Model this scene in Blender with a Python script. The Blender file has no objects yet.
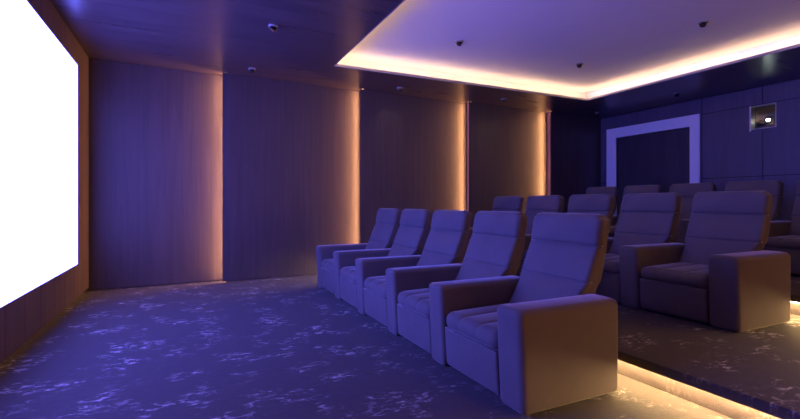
import bpy, bmesh, math, random
from mathutils import Vector, Matrix

scene = bpy.context.scene
COL = scene.collection
random.seed(4)

# ------------------------------------------------------------------ layout
F = 446.0                       # focal length in pixels of the 800 px wide frame
CAM_Z = 1.10
X_SCREEN, X_BACK = -1.10, 8.05
Y_NEAR, Y_FAR = -0.46, 6.85     # masonry behind the panels
CEIL = 2.91
TOP = 3.11
OX0, OX1, OY0, OY1 = 1.75, 6.41, 0.65, 5.70
STEP = 0.173
RISERS = (2.435, 4.47)

# ------------------------------------------------------------------ materials
def new_mat(name):
    m = bpy.data.materials.new(name)
    m.use_nodes = True
    nt = m.node_tree
    return m, nt, nt.nodes['Principled BSDF']

def plain(name, color, rough=0.5, metal=0.0, spec=0.5, sheen=0.0):
    m, nt, b = new_mat(name)
    b.inputs['Base Color'].default_value = (*color, 1)
    b.inputs['Roughness'].default_value = rough
    b.inputs['Metallic'].default_value = metal
    b.inputs['Specular IOR Level'].default_value = spec
    n = nt.nodes.new('ShaderNodeTexNoise'); n.inputs['Scale'].default_value = 60
    r = nt.nodes.new('ShaderNodeMapRange')
    r.inputs['To Min'].default_value = rough * 0.92
    r.inputs['To Max'].default_value = min(1, rough * 1.08)
    nt.links.new(n.outputs['Fac'], r.inputs['Value'])
    nt.links.new(r.outputs['Result'], b.inputs['Roughness'])
    return m

def emitter(name, color, strength):
    m, nt, b = new_mat(name)
    b.inputs['Base Color'].default_value = (0.02, 0.02, 0.02, 1)
    b.inputs['Emission Color'].default_value = (*color, 1)
    b.inputs['Emission Strength'].default_value = strength
    return m

def wood(name, dark, light, rough, axis, stretch=18, spec=0.5):
    """veneer whose grain runs along the given axis"""
    m, nt, b = new_mat(name)
    L = nt.links
    tc = nt.nodes.new('ShaderNodeTexCoord')
    mp = nt.nodes.new('ShaderNodeMapping')
    s = [stretch, stretch, stretch]; s['xyz'.index(axis)] = 0.8
    mp.inputs['Scale'].default_value = s
    L.new(tc.outputs['Object'], mp.inputs['Vector'])
    n = nt.nodes.new('ShaderNodeTexNoise')
    n.inputs['Scale'].default_value = 1.0; n.inputs['Detail'].default_value = 7
    n.inputs['Roughness'].default_value = 0.62; n.inputs['Distortion'].default_value = 0.6
    L.new(mp.outputs['Vector'], n.inputs['Vector'])
    cr = nt.nodes.new('ShaderNodeValToRGB')
    cr.color_ramp.elements[0].position = 0.36; cr.color_ramp.elements[0].color = (*dark, 1)
    cr.color_ramp.elements[1].position = 0.66; cr.color_ramp.elements[1].color = (*light, 1)
    L.new(n.outputs['Fac'], cr.inputs['Fac'])
    L.new(cr.outputs['Color'], b.inputs['Base Color'])
    mr = nt.nodes.new('ShaderNodeMapRange')
    mr.inputs['To Min'].default_value = rough - 0.04; mr.inputs['To Max'].default_value = rough + 0.06
    L.new(n.outputs['Fac'], mr.inputs['Value'])
    L.new(mr.outputs['Result'], b.inputs['Roughness'])
    bp = nt.nodes.new('ShaderNodeBump'); bp.inputs['Strength'].default_value = 0.02
    bp.inputs['Distance'].default_value = 0.004
    L.new(n.outputs['Fac'], bp.inputs['Height']); L.new(bp.outputs['Normal'], b.inputs['Normal'])
    b.inputs['Specular IOR Level'].default_value = spec
    return m

def velvet(name, dark, light):
    m, nt, b = new_mat(name)
    L = nt.links
    tc = nt.nodes.new('ShaderNodeTexCoord')
    n = nt.nodes.new('ShaderNodeTexNoise')
    n.inputs['Scale'].default_value = 5.0; n.inputs['Detail'].default_value = 5
    L.new(tc.outputs['Object'], n.inputs['Vector'])
    cr = nt.nodes.new('ShaderNodeValToRGB')
    cr.color_ramp.elements[0].position = 0.3; cr.color_ramp.elements[0].color = (*dark, 1)
    cr.color_ramp.elements[1].position = 0.7; cr.color_ramp.elements[1].color = (*light, 1)
    L.new(n.outputs['Fac'], cr.inputs['Fac']); L.new(cr.outputs['Color'], b.inputs['Base Color'])
    f = nt.nodes.new('ShaderNodeTexNoise')
    f.inputs['Scale'].default_value = 260; f.inputs['Detail'].default_value = 3
    L.new(tc.outputs['Object'], f.inputs['Vector'])
    bp = nt.nodes.new('ShaderNodeBump'); bp.inputs['Strength'].default_value = 0.045
    bp.inputs['Distance'].default_value = 0.003
    L.new(f.outputs['Fac'], bp.inputs['Height']); L.new(bp.outputs['Normal'], b.inputs['Normal'])
    b.inputs['Roughness'].default_value = 0.85
    b.inputs['Specular IOR Level'].default_value = 0.15
    b.inputs['Sheen Weight'].default_value = 0.6
    b.inputs['Sheen Roughness'].default_value = 0.25
    b.inputs['Sheen Tint'].default_value = (0.95, 0.9, 1.0, 1)
    return m

def carpet(name):
    """silky cut pile carpet, brushed into pale feathery flecks"""
    m, nt, b = new_mat(name)
    L = nt.links
    tc = nt.nodes.new('ShaderNodeTexCoord')
    mpv = nt.nodes.new('ShaderNodeMapping')
    mpv.inputs['Rotation'].default_value = (0, 0, math.radians(28))
    mpv.inputs['Scale'].default_value = (1.0, 2.0, 1.0)
    L.new(tc.outputs['Object'], mpv.inputs['Vector'])
    fine = nt.nodes.new('ShaderNodeTexNoise')
    fine.inputs['Scale'].default_value = 13.0; fine.inputs['Detail'].default_value = 8
    fine.inputs['Roughness'].default_value = 0.72; fine.inputs['Distortion'].default_value = 0.7
    L.new(mpv.outputs['Vector'], fine.inputs['Vector'])
    big = nt.nodes.new('ShaderNodeTexNoise')
    big.inputs['Scale'].default_value = 3.4; big.inputs['Detail'].default_value = 3
    L.new(tc.outputs['Object'], big.inputs['Vector'])
    c1 = nt.nodes.new('ShaderNodeMapRange')
    c1.inputs['From Min'].default_value = 0.52; c1.inputs['From Max'].default_value = 0.63
    L.new(fine.outputs['Fac'], c1.inputs['Value'])
    c2 = nt.nodes.new('ShaderNodeMapRange')
    c2.inputs['From Min'].default_value = 0.50; c2.inputs['From Max'].default_value = 0.66
    L.new(big.outputs['Fac'], c2.inputs['Value'])
    mu = nt.nodes.new('ShaderNodeMath'); mu.operation = 'MULTIPLY'
    L.new(c1.outputs['Result'], mu.inputs[0]); L.new(c2.outputs['Result'], mu.inputs[1])
    soft = nt.nodes.new('ShaderNodeMix'); soft.data_type = 'RGBA'
    soft.inputs['A'].default_value = (0.036, 0.029, 0.032, 1)
    soft.inputs['B'].default_value = (0.072, 0.056, 0.058, 1)
    L.new(fine.outputs['Fac'], soft.inputs['Factor'])
    mx = nt.nodes.new('ShaderNodeMix'); mx.data_type = 'RGBA'
    mx.inputs['B'].default_value = (0.58, 0.50, 0.48, 1)
    L.new(soft.outputs['Result'], mx.inputs['A'])
    geo = nt.nodes.new('ShaderNodeNewGeometry'); sep = nt.nodes.new('ShaderNodeSeparateXYZ')
    L.new(geo.outputs['True Normal'], sep.inputs[0])
    ab = nt.nodes.new('ShaderNodeMath'); ab.operation = 'MULTIPLY_ADD'; ab.use_clamp = True
    ab.inputs[1].default_value = 0.85; ab.inputs[2].default_value = 0.15
    L.new(sep.outputs['Z'], ab.inputs[0])
    m3 = nt.nodes.new('ShaderNodeMath'); m3.operation = 'MULTIPLY'
    L.new(ab.outputs[0], m3.inputs[0]); L.new(mu.outputs['Value'], m3.inputs[1])
    L.new(m3.outputs['Value'], mx.inputs['Factor'])
    L.new(mx.outputs['Result'], b.inputs['Base Color'])
    pile = nt.nodes.new('ShaderNodeTexNoise')
    pile.inputs['Scale'].default_value = 150; pile.inputs['Detail'].default_value = 4
    L.new(tc.outputs['Object'], pile.inputs['Vector'])
    ad = nt.nodes.new('ShaderNodeMath'); ad.operation = 'ADD'
    L.new(pile.outputs['Fac'], ad.inputs[0]); L.new(fine.outputs['Fac'], ad.inputs[1])
    bp = nt.nodes.new('ShaderNodeBump'); bp.inputs['Strength'].default_value = 0.35
    bp.inputs['Distance'].default_value = 0.008
    L.new(ad.outputs['Value'], bp.inputs['Height']); L.new(bp.outputs['Normal'], b.inputs['Normal'])
    b.inputs['Roughness'].default_value = 0.75
    b.inputs['Specular IOR Level'].default_value = 0.12
    b.inputs['Sheen Weight'].default_value = 0.10
    b.inputs['Sheen Roughness'].default_value = 0.4
    return m

M = {}
M['wood_v'] = wood('walnut_veneer', (0.058, 0.044, 0.050), (0.078, 0.059, 0.065), 0.42, 'z', spec=0.45)
M['wood_front'] = wood('copper_walnut_veneer', (0.090, 0.058, 0.055), (0.150, 0.095, 0.085), 0.5, 'z')
M['wood_ceiling'] = wood('ceiling_veneer', (0.060, 0.042, 0.046), (0.095, 0.066, 0.070), 0.28, 'x', stretch=9, spec=0.75)
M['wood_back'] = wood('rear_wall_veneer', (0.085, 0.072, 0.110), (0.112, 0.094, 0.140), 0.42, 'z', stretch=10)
M['wall'] = plain('dark_plaster', (0.05, 0.04, 0.045), 0.8)
M['carpet'] = carpet('silky_carpet')
M['velvet'] = velvet('grey_velvet', (0.110, 0.090, 0.094), (0.128, 0.104, 0.108))
M['pipe'] = velvet('velvet_piping', (0.125, 0.102, 0.106), (0.145, 0.118, 0.122))
M['plinth'] = plain('black_plinth', (0.012, 0.012, 0.014), 0.6)
M['white'] = plain('white_ceiling_paint', (0.78, 0.76, 0.78), 0.9, spec=0.2)
M['lip'] = plain('pale_lip_paint', (0.32, 0.30, 0.30), 0.6)
M['return_glow'] = plain('return_glow_tint', (0.50, 0.26, 0.14), 0.6)  # warm glow of the lit panel return put into the colour
M['frame'] = plain('pale_door_frame_paint', (0.88, 0.86, 0.90), 0.45)
M['door'] = wood('door_veneer', (0.040, 0.034, 0.045), (0.055, 0.046, 0.060), 0.45, 'z', stretch=10)
M['black'] = plain('black_metal', (0.01, 0.01, 0.012), 0.35, metal=0.6)
M['chrome'] = plain('chrome', (0.72, 0.72, 0.75), 0.18, metal=1.0)
M['steel'] = plain('brushed_steel', (0.55, 0.52, 0.48), 0.35, metal=1.0)
M['olive'] = plain('projector_booth_paint', (0.10, 0.10, 0.065), 0.7)
M['housing'] = plain('projector_housing', (0.10, 0.10, 0.085), 0.5)
M['screen'] = emitter('projected_picture', (0.128, 0.136, 1.0), 13.0)
M['led'] = emitter('warm_led', (1.0, 0.46, 0.18), 80.0)
M['led_near'] = emitter('warm_led_near_wall', (1.0, 0.38, 0.14), 27.0)  # out of view, made brighter for warm light on the armrest sides
M['led_step'] = emitter('step_led', (1.0, 0.64, 0.26), 310.0)
M['led_cove'] = emitter('cove_led', (1.0, 0.62, 0.34), 42.0)
M['led_base'] = emitter('base_led', (1.0, 0.5, 0.2), 2.0)
M['lamp'] = emitter('projector_beam_lens', (0.85, 1.0, 0.9), 45.0)
M['spot_on'] = emitter('spot_bulb', (1.0, 0.9, 0.8), 1.2)

def glass_mat():
    m = bpy.data.materials.new('booth_glass'); m.use_nodes = True
    nt = m.node_tree; nt.nodes.clear()
    o = nt.nodes.new('ShaderNodeOutputMaterial'); mix = nt.nodes.new('ShaderNodeMixShader')
    t = nt.nodes.new('ShaderNodeBsdfTransparent'); g = nt.nodes.new('ShaderNodeBsdfGlossy')
    fr = nt.nodes.new('ShaderNodeFresnel'); fr.inputs['IOR'].default_value = 1.45
    g.inputs['Roughness'].default_value = 0.03
    nt.links.new(fr.outputs[0], mix.inputs[0]); nt.links.new(t.outputs[0], mix.inputs[1])
    nt.links.new(g.outputs[0], mix.inputs[2]); nt.links.new(mix.outputs[0], o.inputs[0])
    return m
M['glass'] = glass_mat()

# ------------------------------------------------------------------ helpers
def obj(name, bm, mat, parent=None, smooth=False, loc=None):
    me = bpy.data.meshes.new(name)
    bmesh.ops.recalc_face_normals(bm, faces=bm.faces)
    bm.to_mesh(me); bm.free()
    me.materials.append(mat)
    if smooth:
        for p in me.polygons: p.use_smooth = True
    o = bpy.data.objects.new(name, me); COL.objects.link(o)
    if parent: o.parent = parent
    if loc: o.location = loc
    return o

def empty(name, loc=(0, 0, 0)):
    o = bpy.data.objects.new(name, None); COL.objects.link(o)
    o.location = loc; o.empty_display_size = 0.1
    return o

def tag(o, label=None, cat=None, group=None, kind=None):
    if label: o['label'] = label
    if cat: o['category'] = cat
    if group: o['group'] = group
    if kind: o['kind'] = kind
    return o

def box(bm, x0, x1, y0, y1, z0, z1, bevel=0.0, seg=2):
    vs = [bm.verts.new((x, y, z)) for x in (x0, x1) for y in (y0, y1) for z in (z0, z1)]
    fs = [(0, 1, 3, 2), (4, 6, 7, 5), (0, 4, 5, 1), (2, 3, 7, 6), (0, 2, 6, 4), (1, 5, 7, 3)]
    faces = [bm.faces.new([vs[i] for i in f]) for f in fs]
    if bevel:
        es = {e for f in faces for e in f.edges}
        bmesh.ops.bevel(bm, geom=list(es), offset=bevel, segments=seg, affect='EDGES', profile=0.5)
    return bm

def B(*a, **k):
    return box(bmesh.new(), *a, **k)

def cyl(bm, c, r, h, n=24, mat=None, r2=None):
    mtx = Matrix.Translation(c)
    if mat: mtx = mtx @ mat
    bmesh.ops.create_cone(bm, cap_ends=True, segments=n, radius1=r, radius2=r if r2 is None else r2, depth=h, matrix=mtx)
    return bm

def tube(bm, pts, r, n=8):
    """round piping along a polyline"""
    rings = []
    for i, p in enumerate(pts):
        a = pts[max(i - 1, 0)]; c = pts[min(i + 1, len(pts) - 1)]
        t = (Vector(c) - Vector(a)).normalized()
        up = Vector((0, 0, 1)) if abs(t.z) < 0.9 else Vector((1, 0, 0))
        u = t.cross(up).normalized(); v = t.cross(u)
        rings.append([bm.verts.new(Vector(p) + r * (math.cos(q) * u + math.sin(q) * v))
                      for q in [2 * math.pi * k / n for k in range(n)]])
    for a, b in zip(rings, rings[1:]):
        for k in range(n):
            bm.faces.new((a[k], a[(k + 1) % n], b[(k + 1) % n], b[k]))
    bm.faces.new(rings[0]); bm.faces.new(rings[-1])
    return bm

def coords(h, r, mid, k):
    """coordinates along one axis: k steps in each rounded end, mid between"""
    e = [-(h - r) - r * math.tan(math.radians(45) * (1 - i / k)) for i in range(k)]
    inner = [-(h - r) + 2 * (h - r) * i / mid for i in range(mid + 1)]
    return e + inner + [-v for v in reversed(e)]

def soft(bm, size, r, mids=(4, 4, 4), k=4, warp=None):
    """rounded cushion box centred on the origin; warp(p, unit) -> new point"""
    h = [s / 2 for s in size]
    cs = [coords(h[i], r, mids[i], k) for i in range(3)]
    cache = {}
    def vert(x, y, z):
        key = (round(x, 6), round(y, 6), round(z, 6))
        if key in cache: return cache[key]
        q = Vector((x, y, z))
        inn = Vector([max(-(h[i] - r), min(h[i] - r, q[i])) for i in range(3)])
        d = q - inn
        p = inn + d.normalized() * r if d.length > 1e-9 else q
        u = Vector([p[i] / h[i] for i in range(3)])
        if warp: p = Vector(warp(p, u))
        cache[key] = bm.verts.new(p)
        return cache[key]
    for ax in range(3):
        a, b = [i for i in range(3) if i != ax]
        for sgn in (-1, 1):
            for i in range(len(cs[a]) - 1):
                for j in range(len(cs[b]) - 1):
                    quad = []
                    for (di, dj) in ((0, 0), (1, 0), (1, 1), (0, 1)):
                        c = [0, 0, 0]; c[ax] = sgn * h[ax]; c[a] = cs[a][i + di]; c[b] = cs[b][j + dj]
                        quad.append(vert(*c))
                    bm.faces.new(quad)
    return bm

def interp(tab, z):
    if z <= tab[0][0]:
        (a, b), (c, d) = tab[0], tab[1]
    elif z >= tab[-1][0]:
        (a, b), (c, d) = tab[-2], tab[-1]
    else:
        for (a, b), (c, d) in zip(tab, tab[1:]):
            if a <= z <= c: break
    return b + (d - b) * (z - a) / (c - a)

def dup(root, loc):
    r = root.copy(); COL.objects.link(r); r.location = loc
    for ch in list(root.children):
        c = ch.copy(); COL.objects.link(c); c.parent = r
        for g in list(ch.children):
            d = g.copy(); COL.objects.link(d); d.parent = c
    return r

# ------------------------------------------------------------------ setting
PY0, PY1 = Y_NEAR, Y_FAR
# floors: flat part and two raised carpeted platforms with an overhanging nose
tag(obj('floor', B(X_SCREEN - 0.1, RISERS[0] + 0.3, PY0, PY1, -0.1, 0.0), M['carpet']), kind='structure')
def platform(n, x, x1, z):
    bm = bmesh.new()
    prof = [(x + 0.08, z - STEP - (0.1 if n else 0.1)), (x + 0.08, z - 0.056), (x + 0.006, z - 0.056), (x, z - 0.048), (x, z - 0.012),
            (x + 0.004, z - 0.003), (x + 0.013, z), (x1, z), (x1, z - STEP - 0.1)]
    a = [bm.verts.new((p, PY0, q)) for p, q in prof]; b = [bm.verts.new((p, PY1, q)) for p, q in prof]
    bm.faces.new(a); bm.faces.new(b)
    for i in range(len(prof)):
        j = (i + 1) % len(prof)
        bm.faces.new((a[i], a[j], b[j], b[i]))
    o = obj('floor', bm, M['carpet']); tag(o, kind='structure')
    obj('light_strip', B(x + 0.030, x + 0.042, PY0 + 0.15, PY1 - 0.15, z - 0.064, z - 0.0565), M['led_step'], o)
    return o
platform(1, RISERS[0], RISERS[1] + 0.3, STEP)
platform(2, RISERS[1], X_BACK, 2 * STEP)

# ceiling: walnut soffit around a shallow white recess with hidden light
bm = bmesh.new()
for (a, b, c, d) in ((X_SCREEN - 0.1, OX0, PY0, PY1), (OX1, X_BACK + 0.1, PY0, PY1), (OX0, OX1, PY0, OY0), (OX0, OX1, OY1, PY1)):
    box(bm, a, b, c, d, CEIL, CEIL + 0.03)
ceil = tag(obj('ceiling', bm, M['wood_ceiling']), kind='structure')
SB = 0.20
bm = bmesh.new()
box(bm, OX0 - SB, OX1 + SB, OY0 - SB, OY1 + SB, TOP, TOP + 0.05)
for (a, b, c, d) in ((OX0 - SB - 0.05, OX0 - SB, OY0 - SB, OY1 + SB), (OX1 + SB, OX1 + SB + 0.05, OY0 - SB, OY1 + SB),
                     (OX0 - SB, OX1 + SB, OY0 - SB - 0.05, OY0 - SB), (OX0 - SB, OX1 + SB, OY1 + SB, OY1 + SB + 0.05)):
    box(bm, a, b, c, d, CEIL + 0.03, TOP)
obj('ceiling_recess', bm, M['white'], ceil)
bm = bmesh.new()
t = 0.012
for (a, b, c, d) in ((OX0, OX0 + t, OY0, OY1), (OX1 - t, OX1, OY0, OY1), (OX0 + t, OX1 - t, OY0, OY0 + t), (OX0 + t, OX1 - t, OY1 - t, OY1)):
    box(bm, a, b, c, d, CEIL - 0.002, CEIL + 0.033)
obj('recess_edge_trim', bm, M['lip'], ceil)
e = 0.045
for (a, b, c, d) in ((OX0 - e - .012, OX0 - e, OY0 - e, OY1 + e), (OX1 + e, OX1 + e + .012, OY0 - e, OY1 + e),
                     (OX0 - e, OX1 + e, OY0 - e - .012, OY0 - e), (OX0 - e, OX1 + e, OY1 + e, OY1 + e + .012)):
    obj('light_strip', B(a, b, c, d, CEIL + 0.031, CEIL + 0.04), M['led_cove'], ceil)

# side walls
tag(obj('wall_right', B(X_SCREEN - 0.1, X_BACK + 0.1, PY1, PY1 + 0.1, -0.1, 3.0), M['wood_v']), kind='structure')
tag(obj('wall_left', B(X_SCREEN - 0.1, X_BACK + 0.1, PY0 - 0.1, PY0, -0.1, 3.0), M['wood_v']), kind='structure')

# sawtooth wall panels: each leading edge stands proud and hides a warm strip that grazes the panel before it
edges = [X_SCREEN, 0.45, 2.49, 4.54, 6.46, X_BACK]
plabels = ['walnut wall panel in the corner beside the glowing screen',
           'second walnut wall panel from the screen, left of the front row seats',
           'walnut wall panel behind the far end of the front row',
           'walnut wall panel behind the far end of the second row, under the ceiling recess corner',
           'darkest walnut wall panel, next to the pale door frame']
def panel_bm(x0, x1, ya, yb, th, sgn, lip=0.0):
    """board whose face runs from ya (leading edge) to yb (trailing edge), thickness away from the room"""
    bm = bmesh.new()
    zs = (0.012, CEIL - 0.003)
    if lip:
        pts = [(x0 - lip, ya - sgn * 0.002), (x0, ya), (x1, yb), (x1, yb + sgn * 0.015), (x0, ya + sgn * th), (x0, ya + sgn * 0.014), (x0 - lip, ya + sgn * 0.010)]
    else:
        pts = [(x0, ya), (x1, yb), (x1, yb + sgn * 0.015), (x0, ya + sgn * th)]
    a = [bm.verts.new((p[0], p[1], zs[0])) for p in pts]; b = [bm.verts.new((p[0], p[1], zs[1])) for p in pts]
    bm.faces.new(a); bm.faces.new(b)
    n = len(pts)
    for i in range(n):
        j = (i + 1) % n
        bm.faces.new((a[i], a[j], b[j], b[i]))
    return bm
for i in range(5):
    x0, x1 = edges[i] + (0.055 if i else 0.0), edges[i + 1] + (0.050 if i < 4 else 0.0)
    root = empty('wall_panel', (x0, 6.75, 0))
    tag(root, plabels[i], 'wall panel', 'sawtooth walnut panels on the side wall')
    first = i == 0
    ya, yb = (6.70 if first else 6.63), 6.79
    o = obj('board', panel_bm(x0, x1, ya, yb, 0.14, 1, 0.0 if first else 0.055), M['wood_v'], root)
    o.location = (-x0, -6.75, 0)
    if not first:
        s = obj('light_strip', B(x0 - 0.004, x0, 6.648, 6.684, 0.03, CEIL - 0.006), M['led'], root)
        s.location = (-x0, -6.75, 0)
        s = obj('return_glow_plate', B(x0 - 0.003, x0, 6.686, 6.775, 0.03, CEIL - 0.006), M['return_glow'], root)  # plate added on the return, tinted like the strip's warm light
        s.location = (-x0, -6.75, 0)
# mirrored panels of the unseen wall beside the camera, strips strengthened to warm armrests
k = 1
for i in range(5):
    x0, x1 = edges[i] + (0.003 if i else 0.0), edges[i + 1] - 0.001
    o = tag(obj('trim_%d' % k, panel_bm(x0, x1, -0.27 if i else -0.32, -0.42, 0.14, -1), M['wood_v']), kind='structure'); k += 1
    if i:
        obj('light_strip', B(x0 - 0.004, x0, -0.40, -0.285, 0.03, CEIL - 0.03), M['led_near'], o)

# screen wall: vertical veneer boards with narrow joints, light line at the carpet
bm = bmesh.new()
box(bm, X_SCREEN - 0.1, X_SCREEN - 0.055, PY0, PY1, 0.0, CEIL)
box(bm, X_SCREEN - 0.055, X_SCREEN - 0.004, PY0, PY1, 0.045, CEIL)
y = 6.72
while y > PY0:
    box(bm, X_SCREEN - 0.004, X_SCREEN, max(y - 0.404, PY0), y, 0.045, CEIL)
    y -= 0.41
wf = tag(obj('wall_front', bm, M['wood_front']), kind='structure')
obj('light_strip', B(X_SCREEN - 0.035, X_SCREEN - 0.025, PY0 + 0.2, 6.6, 0.037, 0.0445), M['led_base'], wf)

# projection screen
SY0, SY1, SZ0, SZ1 = 2.05, 5.93, 0.43, 2.61
root = empty('projection_screen', (X_SCREEN, (SY0 + SY1) / 2, SZ0))
tag(root, 'large glowing white projection screen on the wall at the left', 'projection screen')
o = obj('picture_surface', B(X_SCREEN + 0.022, X_SCREEN + 0.026, SY0, SY1, SZ0, SZ1), M['screen'], root)
o.location = -root.location
bm = bmesh.new()
box(bm, X_SCREEN + 0.001, X_SCREEN + 0.0215, SY0 - 0.004, SY1 + 0.004, SZ0 - 0.004, SZ1 + 0.004)
o = obj('screen_frame', bm, M['black'], root); o.location = -root.location

# back wall with booth opening and door
WY0, WY1, WZ0, WZ1 = 3.63, 3.955, 2.26, 2.615
DY0, DY1, DZ = 4.90, 6.40, 2.45
bm = bmesh.new()
seam = 0.006
ys = [PY0, 0.04, 0.98, 1.92, 2.86, 3.80, 4.70, PY1]
zs = [0.34, 1.52, 2.635, CEIL]
def cut(rects, hole):
    out = []
    hy0, hy1, hz0, hz1 = hole
    for (a, b, c, d) in rects:
        if b <= hy0 or a >= hy1 or d <= hz0 or c >= hz1: out.append((a, b, c, d)); continue
        if a < hy0: out.append((a, hy0, c, d))
        if b > hy1: out.append((hy1, b, c, d))
        m0, m1 = max(a, hy0), min(b, hy1)
        if c < hz0: out.append((m0, m1, c, hz0))
        if d > hz1: out.append((m0, m1, hz1, d))
    return out
hole_w = (WY0, WY1, WZ0, WZ1); hole_d = (DY0, DY1, 0.0, DZ)
rects = [(a + seam, b - seam, c + seam, d - seam) for a, b in zip(ys, ys[1:]) for c, d in zip(zs, zs[1:])]
for r in cut(cut(rects, hole_w), hole_d):
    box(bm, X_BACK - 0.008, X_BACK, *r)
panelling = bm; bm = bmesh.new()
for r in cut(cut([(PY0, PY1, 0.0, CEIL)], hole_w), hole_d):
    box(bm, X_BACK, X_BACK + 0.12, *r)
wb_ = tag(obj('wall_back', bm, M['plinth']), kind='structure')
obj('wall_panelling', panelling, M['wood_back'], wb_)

# door: pale frame, dark double leaf
FZ = 2.65
bm = bmesh.new()
box(bm, X_BACK - 0.028, X_BACK + 0.1, DY1, DY1 + 0.23, 0.34, FZ, bevel=0.003)
box(bm, X_BACK - 0.028, X_BACK + 0.1, DY0 - 0.17, DY0, 0.34, FZ, bevel=0.003)
box(bm, X_BACK - 0.028, X_BACK + 0.1, DY0, DY1, DZ, FZ, bevel=0.003)
root = tag(empty('door_1', (X_BACK, 5.65, 0.34)), kind='structure')
o = obj('door_frame', bm, M['frame'], root); o.location = -root.location
ym = (DY0 + DY1) / 2
for a, b in ((DY0 + 0.003, ym - 0.002), (ym + 0.002, DY1 - 0.003)):
    o = obj('door_leaf', B(X_BACK + 0.02, X_BACK + 0.065, a, b, 0.345, DZ - 0.003, bevel=0.002), M['door'], root)
    o.location = -root.location
bm = bmesh.new()
cyl(bm, (X_BACK + 0.012, ym - 0.07, 1.36), 0.022, 0.016, mat=Matrix.Rotation(math.pi / 2, 4, 'Y'))
cyl(bm, (X_BACK - 0.008, ym - 0.07, 1.36), 0.008, 0.04, mat=Matrix.Rotation(math.pi / 2, 4, 'Y'))
box(bm, X_BACK - 0.034, X_BACK - 0.022, ym - 0.19, ym - 0.06, 1.352, 1.368, bevel=0.003)
o = obj('door_handle', bm, M['steel'], root, smooth=False); o.location = -root.location

# projection booth window: frame, glass, shallow booth behind it
root = tag(empty('window_1', (X_BACK, (WY0 + WY1) / 2, WZ0)), kind='structure')
bm = bmesh.new()
fw = 0.006
box(bm, X_BACK - 0.016, X_BACK + 0.1, WY1 - 0.001, WY1 + 0.022, WZ0 - 0.03, WZ1 + 0.012)
box(bm, X_BACK - 0.014, X_BACK + 0.1, WY0 - fw, WY0 + 0.001, WZ0 - fw, WZ1 + fw)
box(bm, X_BACK - 0.014, X_BACK + 0.1, WY0, WY1, WZ1 - 0.001, WZ1 + fw)
box(bm, X_BACK - 0.014, X_BACK + 0.1, WY0, WY1, WZ0 - fw, WZ0 + 0.001)
o = obj('window_frame', bm, M['steel'], root); o.location = -root.location
o = obj('window_pane', B(X_BACK + 0.02, X_BACK + 0.026, WY0, WY1, WZ0, WZ1), M['glass'], root); o.location = -root.location
bm = bmesh.new()
bx0, bx1, by0, by1, bz0, bz1 = X_BACK + 0.12, X_BACK + 0.85, 3.3, 4.3, 2.1, 2.8
box(bm, bx1, bx1 + 0.05, by0, by1, bz0, bz1)
box(bm, bx0, bx1, by0 - 0.05, by0, bz0, bz1); box(bm, bx0, bx1, by1, by1 + 0.05, bz0, bz1)
box(bm, bx0, bx1, by0, by1, bz0 - 0.05, bz0); box(bm, bx0, bx1, by0, by1, bz1, bz1 + 0.05)
o = obj('booth_niche', bm, M['olive'], root); o.location = -root.location

px, py_, pz = X_BACK + 0.40, 3.79, 2.1
root = empty('projector', (px, py_, pz))
tag(root, 'projector with a bright lens behind the small window in the back wall', 'projector')
obj('housing', B(-0.16, 0.22, -0.24, 0.24, 0.03, 0.42, bevel=0.02, seg=3), M['housing'], root)
rot = Matrix.Rotation(math.pi / 2, 4, 'Y')
bm = bmesh.new(); cyl(bm, (-0.19, 0.015, 0.298), 0.060, 0.10, 32, rot)
lens = obj('lens_barrel', bm, M['black'], root, smooth=False)
bm = bmesh.new(); cyl(bm, (-0.2425, 0.015, 0.298), 0.022, 0.006, 32, rot)
tag(obj('glowing_lens', bm, M['lamp'], lens), label='bright glowing lens')
bm = bmesh.new(); cyl(bm, (-0.17, 0.135, 0.265), 0.055, 0.05, 32, rot)
obj('dark_lens', bm, M['black'], root)  # second, dark lens beside the glowing one
for sx in (-0.12, 0.18):
    for sy in (-0.2, 0.2):
        bm = bmesh.new(); cyl(bm, (sx, sy, 0.015), 0.02, 0.03, 16)
        obj('foot', bm, M['black'], root)

# ------------------------------------------------------------------ recliners
FRONT = [(0.25, 0.46), (0.40, 0.55), (0.60, 0.667), (0.825, 0.762), (0.97, 0.792), (1.03, 0.802)]
REAR = [(0.05, 0.68), (0.30, 0.735), (0.50, 0.787), (0.74, 0.848), (1.0, 0.898), (1.04, 0.905)]
HALF = 0.3762                      # half the seat pitch
AW = 0.180                         # arm width

def arm_bm(y, aw=AW, L=0.755, r_=0.030):
    bm = bmesh.new()
    H = 0.540
    def warp(p, u):
        x, yy, z = p
        zz = z + H / 2 + 0.003
        lean = 0.028 * (1 - (zz / 0.55)) * max(0.0, -u.x) ** 1.0
        crown = 0.006 * (1 - u.y * u.y) * (u.z > 0.5)
        side = 0.004 * (1 - u.z * u.z) * (1 - u.x * u.x) * u.y
        return (x + L / 2 - 0.015 + lean, yy + y + side, zz + crown)
    soft(bm, (L, aw, H), r_, (6, 4, 6), 4, warp)
    return bm

def back_pad(z0, z1, front_off, depth, width, bulge, r=0.022, seg=(3, 10, 5)):
    bm = bmesh.new()
    H = z1 - z0
    def warp(p, u):
        z = z0 + H / 2 + p.z
        f = interp(FRONT, z)
        x = f + front_off + p.x + depth / 2
        if u.x < 0:
            x -= bulge * (1 - u.z ** 2) * (1 - abs(u.y) ** 3)
        return (x, p.y, z)
    soft(bm, (depth, width, H), r, seg, 4, warp)
    return bm

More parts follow.
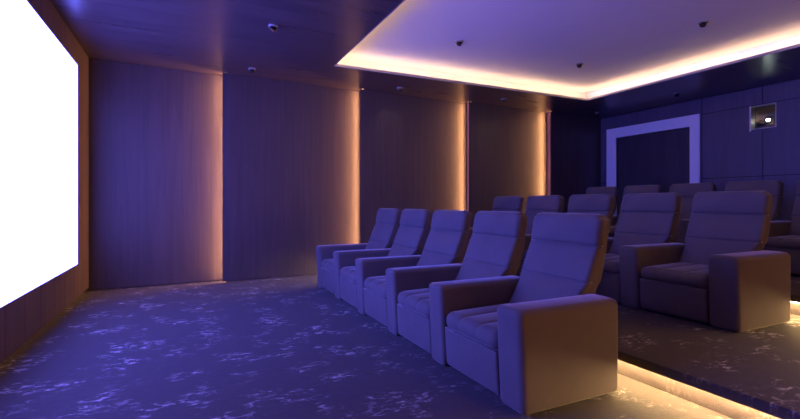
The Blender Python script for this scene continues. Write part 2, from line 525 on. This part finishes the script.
def round_top(bm, hy, ztop, R=0.055):
    """generous radius on the two upper corners, seen from the front"""
    for v in bm.verts:
        ay, dz = abs(v.co.y) - (hy - R), v.co.z - (ztop - R)
        if ay > 0 and dz > 0:
            d = math.hypot(ay, dz); m = max(ay, dz)
            k_ = m / d
            v.co.y = math.copysign(hy - R + ay * k_, v.co.y); v.co.z = ztop - R + dz * k_
    return bm

def make_recliner():
    root = empty('recliner')
    obj('plinth', B(0.07, 0.72, -0.27, 0.27, 0.0, 0.03), M['plinth'], root)
    obj('armrest', arm_bm(HALF), M['velvet'], root, smooth=True)
    W = 2 * (HALF - AW / 2) - 0.018
    # front panel of the footrest
    bm = bmesh.new()
    def wf_(p, u):
        z = p.z + 0.155
        return (0.006 + p.x + 0.05 + 0.020 * (1 - z / 0.28) - (0.008 * (1 - u.z ** 2) * (1 - u.y ** 4) if u.x < 0 else 0), p.y, z)
    soft(bm, (0.10, W, 0.255), 0.02, (2, 8, 6), 4, wf_)
    obj('footrest', bm, M['velvet'], root, smooth=True)
    # seat body behind it
    obj('seat_base', B(0.10, 0.60, -W / 2 + 0.005, W / 2 - 0.005, 0.03, 0.27), M['velvet'], root)
    # seat cushion with two sewn channels that run front to back and over the nose
    bm = bmesh.new()
    CH = 0.112
    def ws(p, u):
        x, y, z = p
        back = (u.x + 1) / 2
        zz = z + 0.268 + CH / 2 + 0.012 * back
        g = 0.0
        for c in (-W / 6, W / 6):
            g += math.exp(-((y - c) / 0.010) ** 2)
        top = max(0.0, u.z) if u.x > -0.9 else max(0.0, u.z + 0.3)
        puff = 0.009 * (abs(math.cos(math.pi * 1.5 * (y / (W / 2)) * 0.999)) ** 0.5) * (1 - abs(u.y) ** 6)
        zz += (puff - 0.006 * g) * (1 if u.z > 0.3 else 0) * (1 - max(0, (-u.x)) ** 8 * 0.3)
        xx = x + 0.27 + 0.008
        if u.x < -0.6:
            xx += -0.012 * (1 - u.z ** 2) * (1 - abs(u.y) ** 4) + 0.003 * g * (1 - abs(u.z))
        return (xx, y, zz)
    soft(bm, (0.54, W, CH), 0.050, (14, 44, 2), 6, ws)
    cush = obj('seat_cushion', bm, M['velvet'], root, smooth=True)
    bm = bmesh.new()
    tube(bm, [(0.014, -W / 2 + 0.012, 0.277), (0.004, -W / 4, 0.277), (0.002, 0, 0.277), (0.004, W / 4, 0.277), (0.014, W / 2 - 0.012, 0.277)], 0.0055)
    obj('piping', bm, M['pipe'], cush, smooth=True)
    # backrest shell
    bm = bmesh.new()
    z0, z1 = 0.10, 1.020
    def wb(p, u):
        z = (z0 + z1) / 2 + p.z
        f, rr = interp(FRONT, z) + 0.035, interp(REAR, z)
        return (f + (rr - f) * (p.x + 0.05) / 0.10, p.y, z)
    soft(bm, (0.10, 0.598, z1 - z0), 0.028, (3, 6, 16), 4, wb)
    for v in bm.verts:
        if v.co.z < 0.575: v.co.y *= 0.554 / 0.598      # slimmer where it drops between the arms
    round_top(bm, 0.299, 1.020)
    back = obj('backrest', bm, M['velvet'], root, smooth=True)
    obj('headrest', round_top(back_pad(0.826, 1.030, -0.008, 0.085, 0.602, 0.016, r=0.034, seg=(3, 22, 9)), 0.301, 1.030), M['velvet'], back, smooth=True)
    obj('upper_back_cushion', back_pad(0.606, 0.834, 0.0, 0.075, 0.600, 0.014), M['velvet'], back, smooth=True)
    bm = back_pad(0.36, 0.614, 0.0, 0.075, 0.598, 0.014)
    for v in bm.verts:
        if v.co.z < 0.575: v.co.y *= 0.556 / 0.598
    obj('lower_back_cushion', bm, M['velvet'], back, smooth=True)
    bm = bmesh.new()
    for z in (0.830, 0.610):
        x = interp(FRONT, z)
        tube(bm, [(x + 0.05, -0.2995, z), (x + 0.012, -0.297, z), (x + 0.001, -0.25, z), (x - 0.001, 0, z), (x + 0.001, 0.25, z), (x + 0.012, 0.297, z), (x + 0.05, 0.2995, z)], 0.0035)
    obj('piping', bm, M['pipe'], back, smooth=True)
    return root

ROWX = (1.535, 3.49, 5.56)
ROWY = (2.268, 2.290, 2.37)
names = ['front', 'second', 'back']
order = ['nearest the camera', 'second from the camera', 'middle', 'fourth from the camera', 'farthest from the camera']
LAB = {
 (0, 0): 'grey velvet recliner at the near end of the front row, its wide side lit brown',
 (0, 1): 'grey velvet recliner second from the near end of the front row',
 (0, 2): 'grey velvet recliner in the middle of the front row',
 (0, 3): 'grey velvet recliner second from the far end of the front row',
 (0, 4): 'grey velvet recliner at the far end of the front row, beside the walnut side wall',
 (1, 0): 'dark recliner at the near end of the second row, its brown-lit side armrest showing',
 (1, 1): 'dark recliner second from the near end of the second row, left of the end seat',
 (1, 2): 'dark recliner in the middle of the second row, behind the nearest front seat',
 (1, 3): 'dark recliner second from the far end of the second row, only its headrest showing',
 (1, 4): 'dark recliner at the far end of the second row, in front of the walnut panels',
 (2, 0): 'back row recliner at the right edge of the photo, cut off by it',
 (2, 1): 'back row recliner second from the right, behind the nearest second row seat',
 (2, 2): 'back row recliner in the middle, in front of the right door frame post',
 (2, 3): 'back row recliner second from the left, in front of the dark door',
 (2, 4): 'back row recliner at the far left end, in front of the left door frame post',
}
proto = make_recliner()
used = False
for r in range(3):
    for s in range(5):
        loc = (ROWX[r], ROWY[r] + 2 * HALF * s, STEP * r)
        if not used:
            o = proto; o.location = loc; used = True
        else:
            o = dup(proto, loc)
        tag(o, LAB[(r, s)], 'recliner', names[r] + ' row of velvet recliners')
        if s == 0:
            obj('armrest', arm_bm(-HALF - 0.014, 0.208, 0.742, 0.036), M['velvet'], o, smooth=True)
# only the seat at the near end of each row keeps the wide outer armrest
for o in [x for x in COL.objects if x.name.startswith('recliner')]:
    arms = [c for c in o.children if c.name.startswith('armrest')]
    near = [c for c in arms if sum(v.co.y for v in c.data.vertices) < 0]
    if o['label'] not in (LAB[(0, 0)], LAB[(1, 0)], LAB[(2, 0)]):
        for c in near: bpy.data.objects.remove(c)
    else:
        for c in near[1:]: bpy.data.objects.remove(c)

# ------------------------------------------------------------------ ceiling spotlights
def make_spot():
    root = empty('ceiling_spotlight')
    bm = bmesh.new()
    cyl(bm, (0, 0, -0.007), 0.050, 0.014, 32)
    obj('rim', bm, M['lip'], root)
    bm = bmesh.new()
    tilt = Matrix.Rotation(math.radians(28), 4, 'Y')
    cyl(bm, (0.0, 0, -0.024), 0.032, 0.040, 28, tilt)
    head = obj('lamp_head', bm, M['black'], root)
    bm = bmesh.new()
    cyl(bm, Vector((0.0, 0, -0.024)) + tilt.to_3x3() @ Vector((0, 0, -0.021)), 0.026, 0.003, 28, tilt)
    obj('lens', bm, M['chrome'], head)
    return root
spots = [
 (0.80, 4.67, CEIL, 'small ceiling spotlight on the dark ceiling nearest the screen, away from the wall'),
 (0.80, 6.29, CEIL, 'small ceiling spotlight above the second wall panel, by the screen end'),
 (3.03, 6.33, CEIL, 'small ceiling spotlight in the dark soffit above the third wall panel'),
 (4.98, 6.22, CEIL, 'small ceiling spotlight in the dark soffit above the fourth wall panel'),
 (7.43, 6.35, CEIL, 'small ceiling spotlight in the dark corner left of the door frame'),
 (7.28, 4.65, CEIL, 'small ceiling spotlight in the soffit right above the door frame'),
 (3.06, 4.68, TOP, 'leftmost spotlight in the lit white ceiling recess'),
 (5.12, 4.69, TOP, 'spotlight in the lit ceiling recess closest to its far corner'),
 (5.17, 3.01, TOP, 'rightmost spotlight in the lit white ceiling recess'),
]
proto = None
for (x, y, z, lab) in spots:
    if proto is None:
        proto = make_spot(); o = proto; o.location = (x, y, z)
    else:
        o = dup(proto, (x, y, z))
    tag(o, lab, 'spotlight', 'small round ceiling spotlights')
# the two wall-side spotlights that are switched on
for (x, y, e_, c_) in ((3.03, 6.33, 4.5, (1, 0.72, 0.45)), (4.98, 6.22, 6.0, (1, 0.80, 0.45))):
    l = bpy.data.lights.new('spot_beam', 'SPOT'); l.energy = e_; l.color = c_
    l.spot_size = math.radians(80); l.spot_blend = 1.0; l.shadow_soft_size = 0.02
    lo = bpy.data.objects.new('spot_beam', l); COL.objects.link(lo)
    lo.location = (x, y, CEIL - 0.055); d = Vector((0, 0.35, -0.75))
    lo.rotation_euler = d.to_track_quat('-Z', 'Y').to_euler()

# ------------------------------------------------------------------ world, camera, view
w = bpy.data.worlds.new('room_air'); scene.world = w; w.use_nodes = True
w.node_tree.nodes['Background'].inputs[0].default_value = (0, 0, 0, 1)
cam = bpy.data.cameras.new('camera'); co = bpy.data.objects.new('camera', cam); COL.objects.link(co)
co.location = (0, 0, CAM_Z)
co.rotation_euler = (math.pi / 2, 0, -math.atan2(0.432, 0.902))
cam.sensor_fit = 'HORIZONTAL'; cam.sensor_width = 36.0; cam.lens = F * 36.0 / 800
cam.shift_y = (203 - 209.5) / 800
cam.clip_start = 0.05; cam.clip_end = 60
scene.camera = co
vs = scene.view_settings
vs.view_transform = 'Standard'; vs.look = 'None'; vs.exposure = 0.0; vs.gamma = 1.0
vs.use_curve_mapping = False
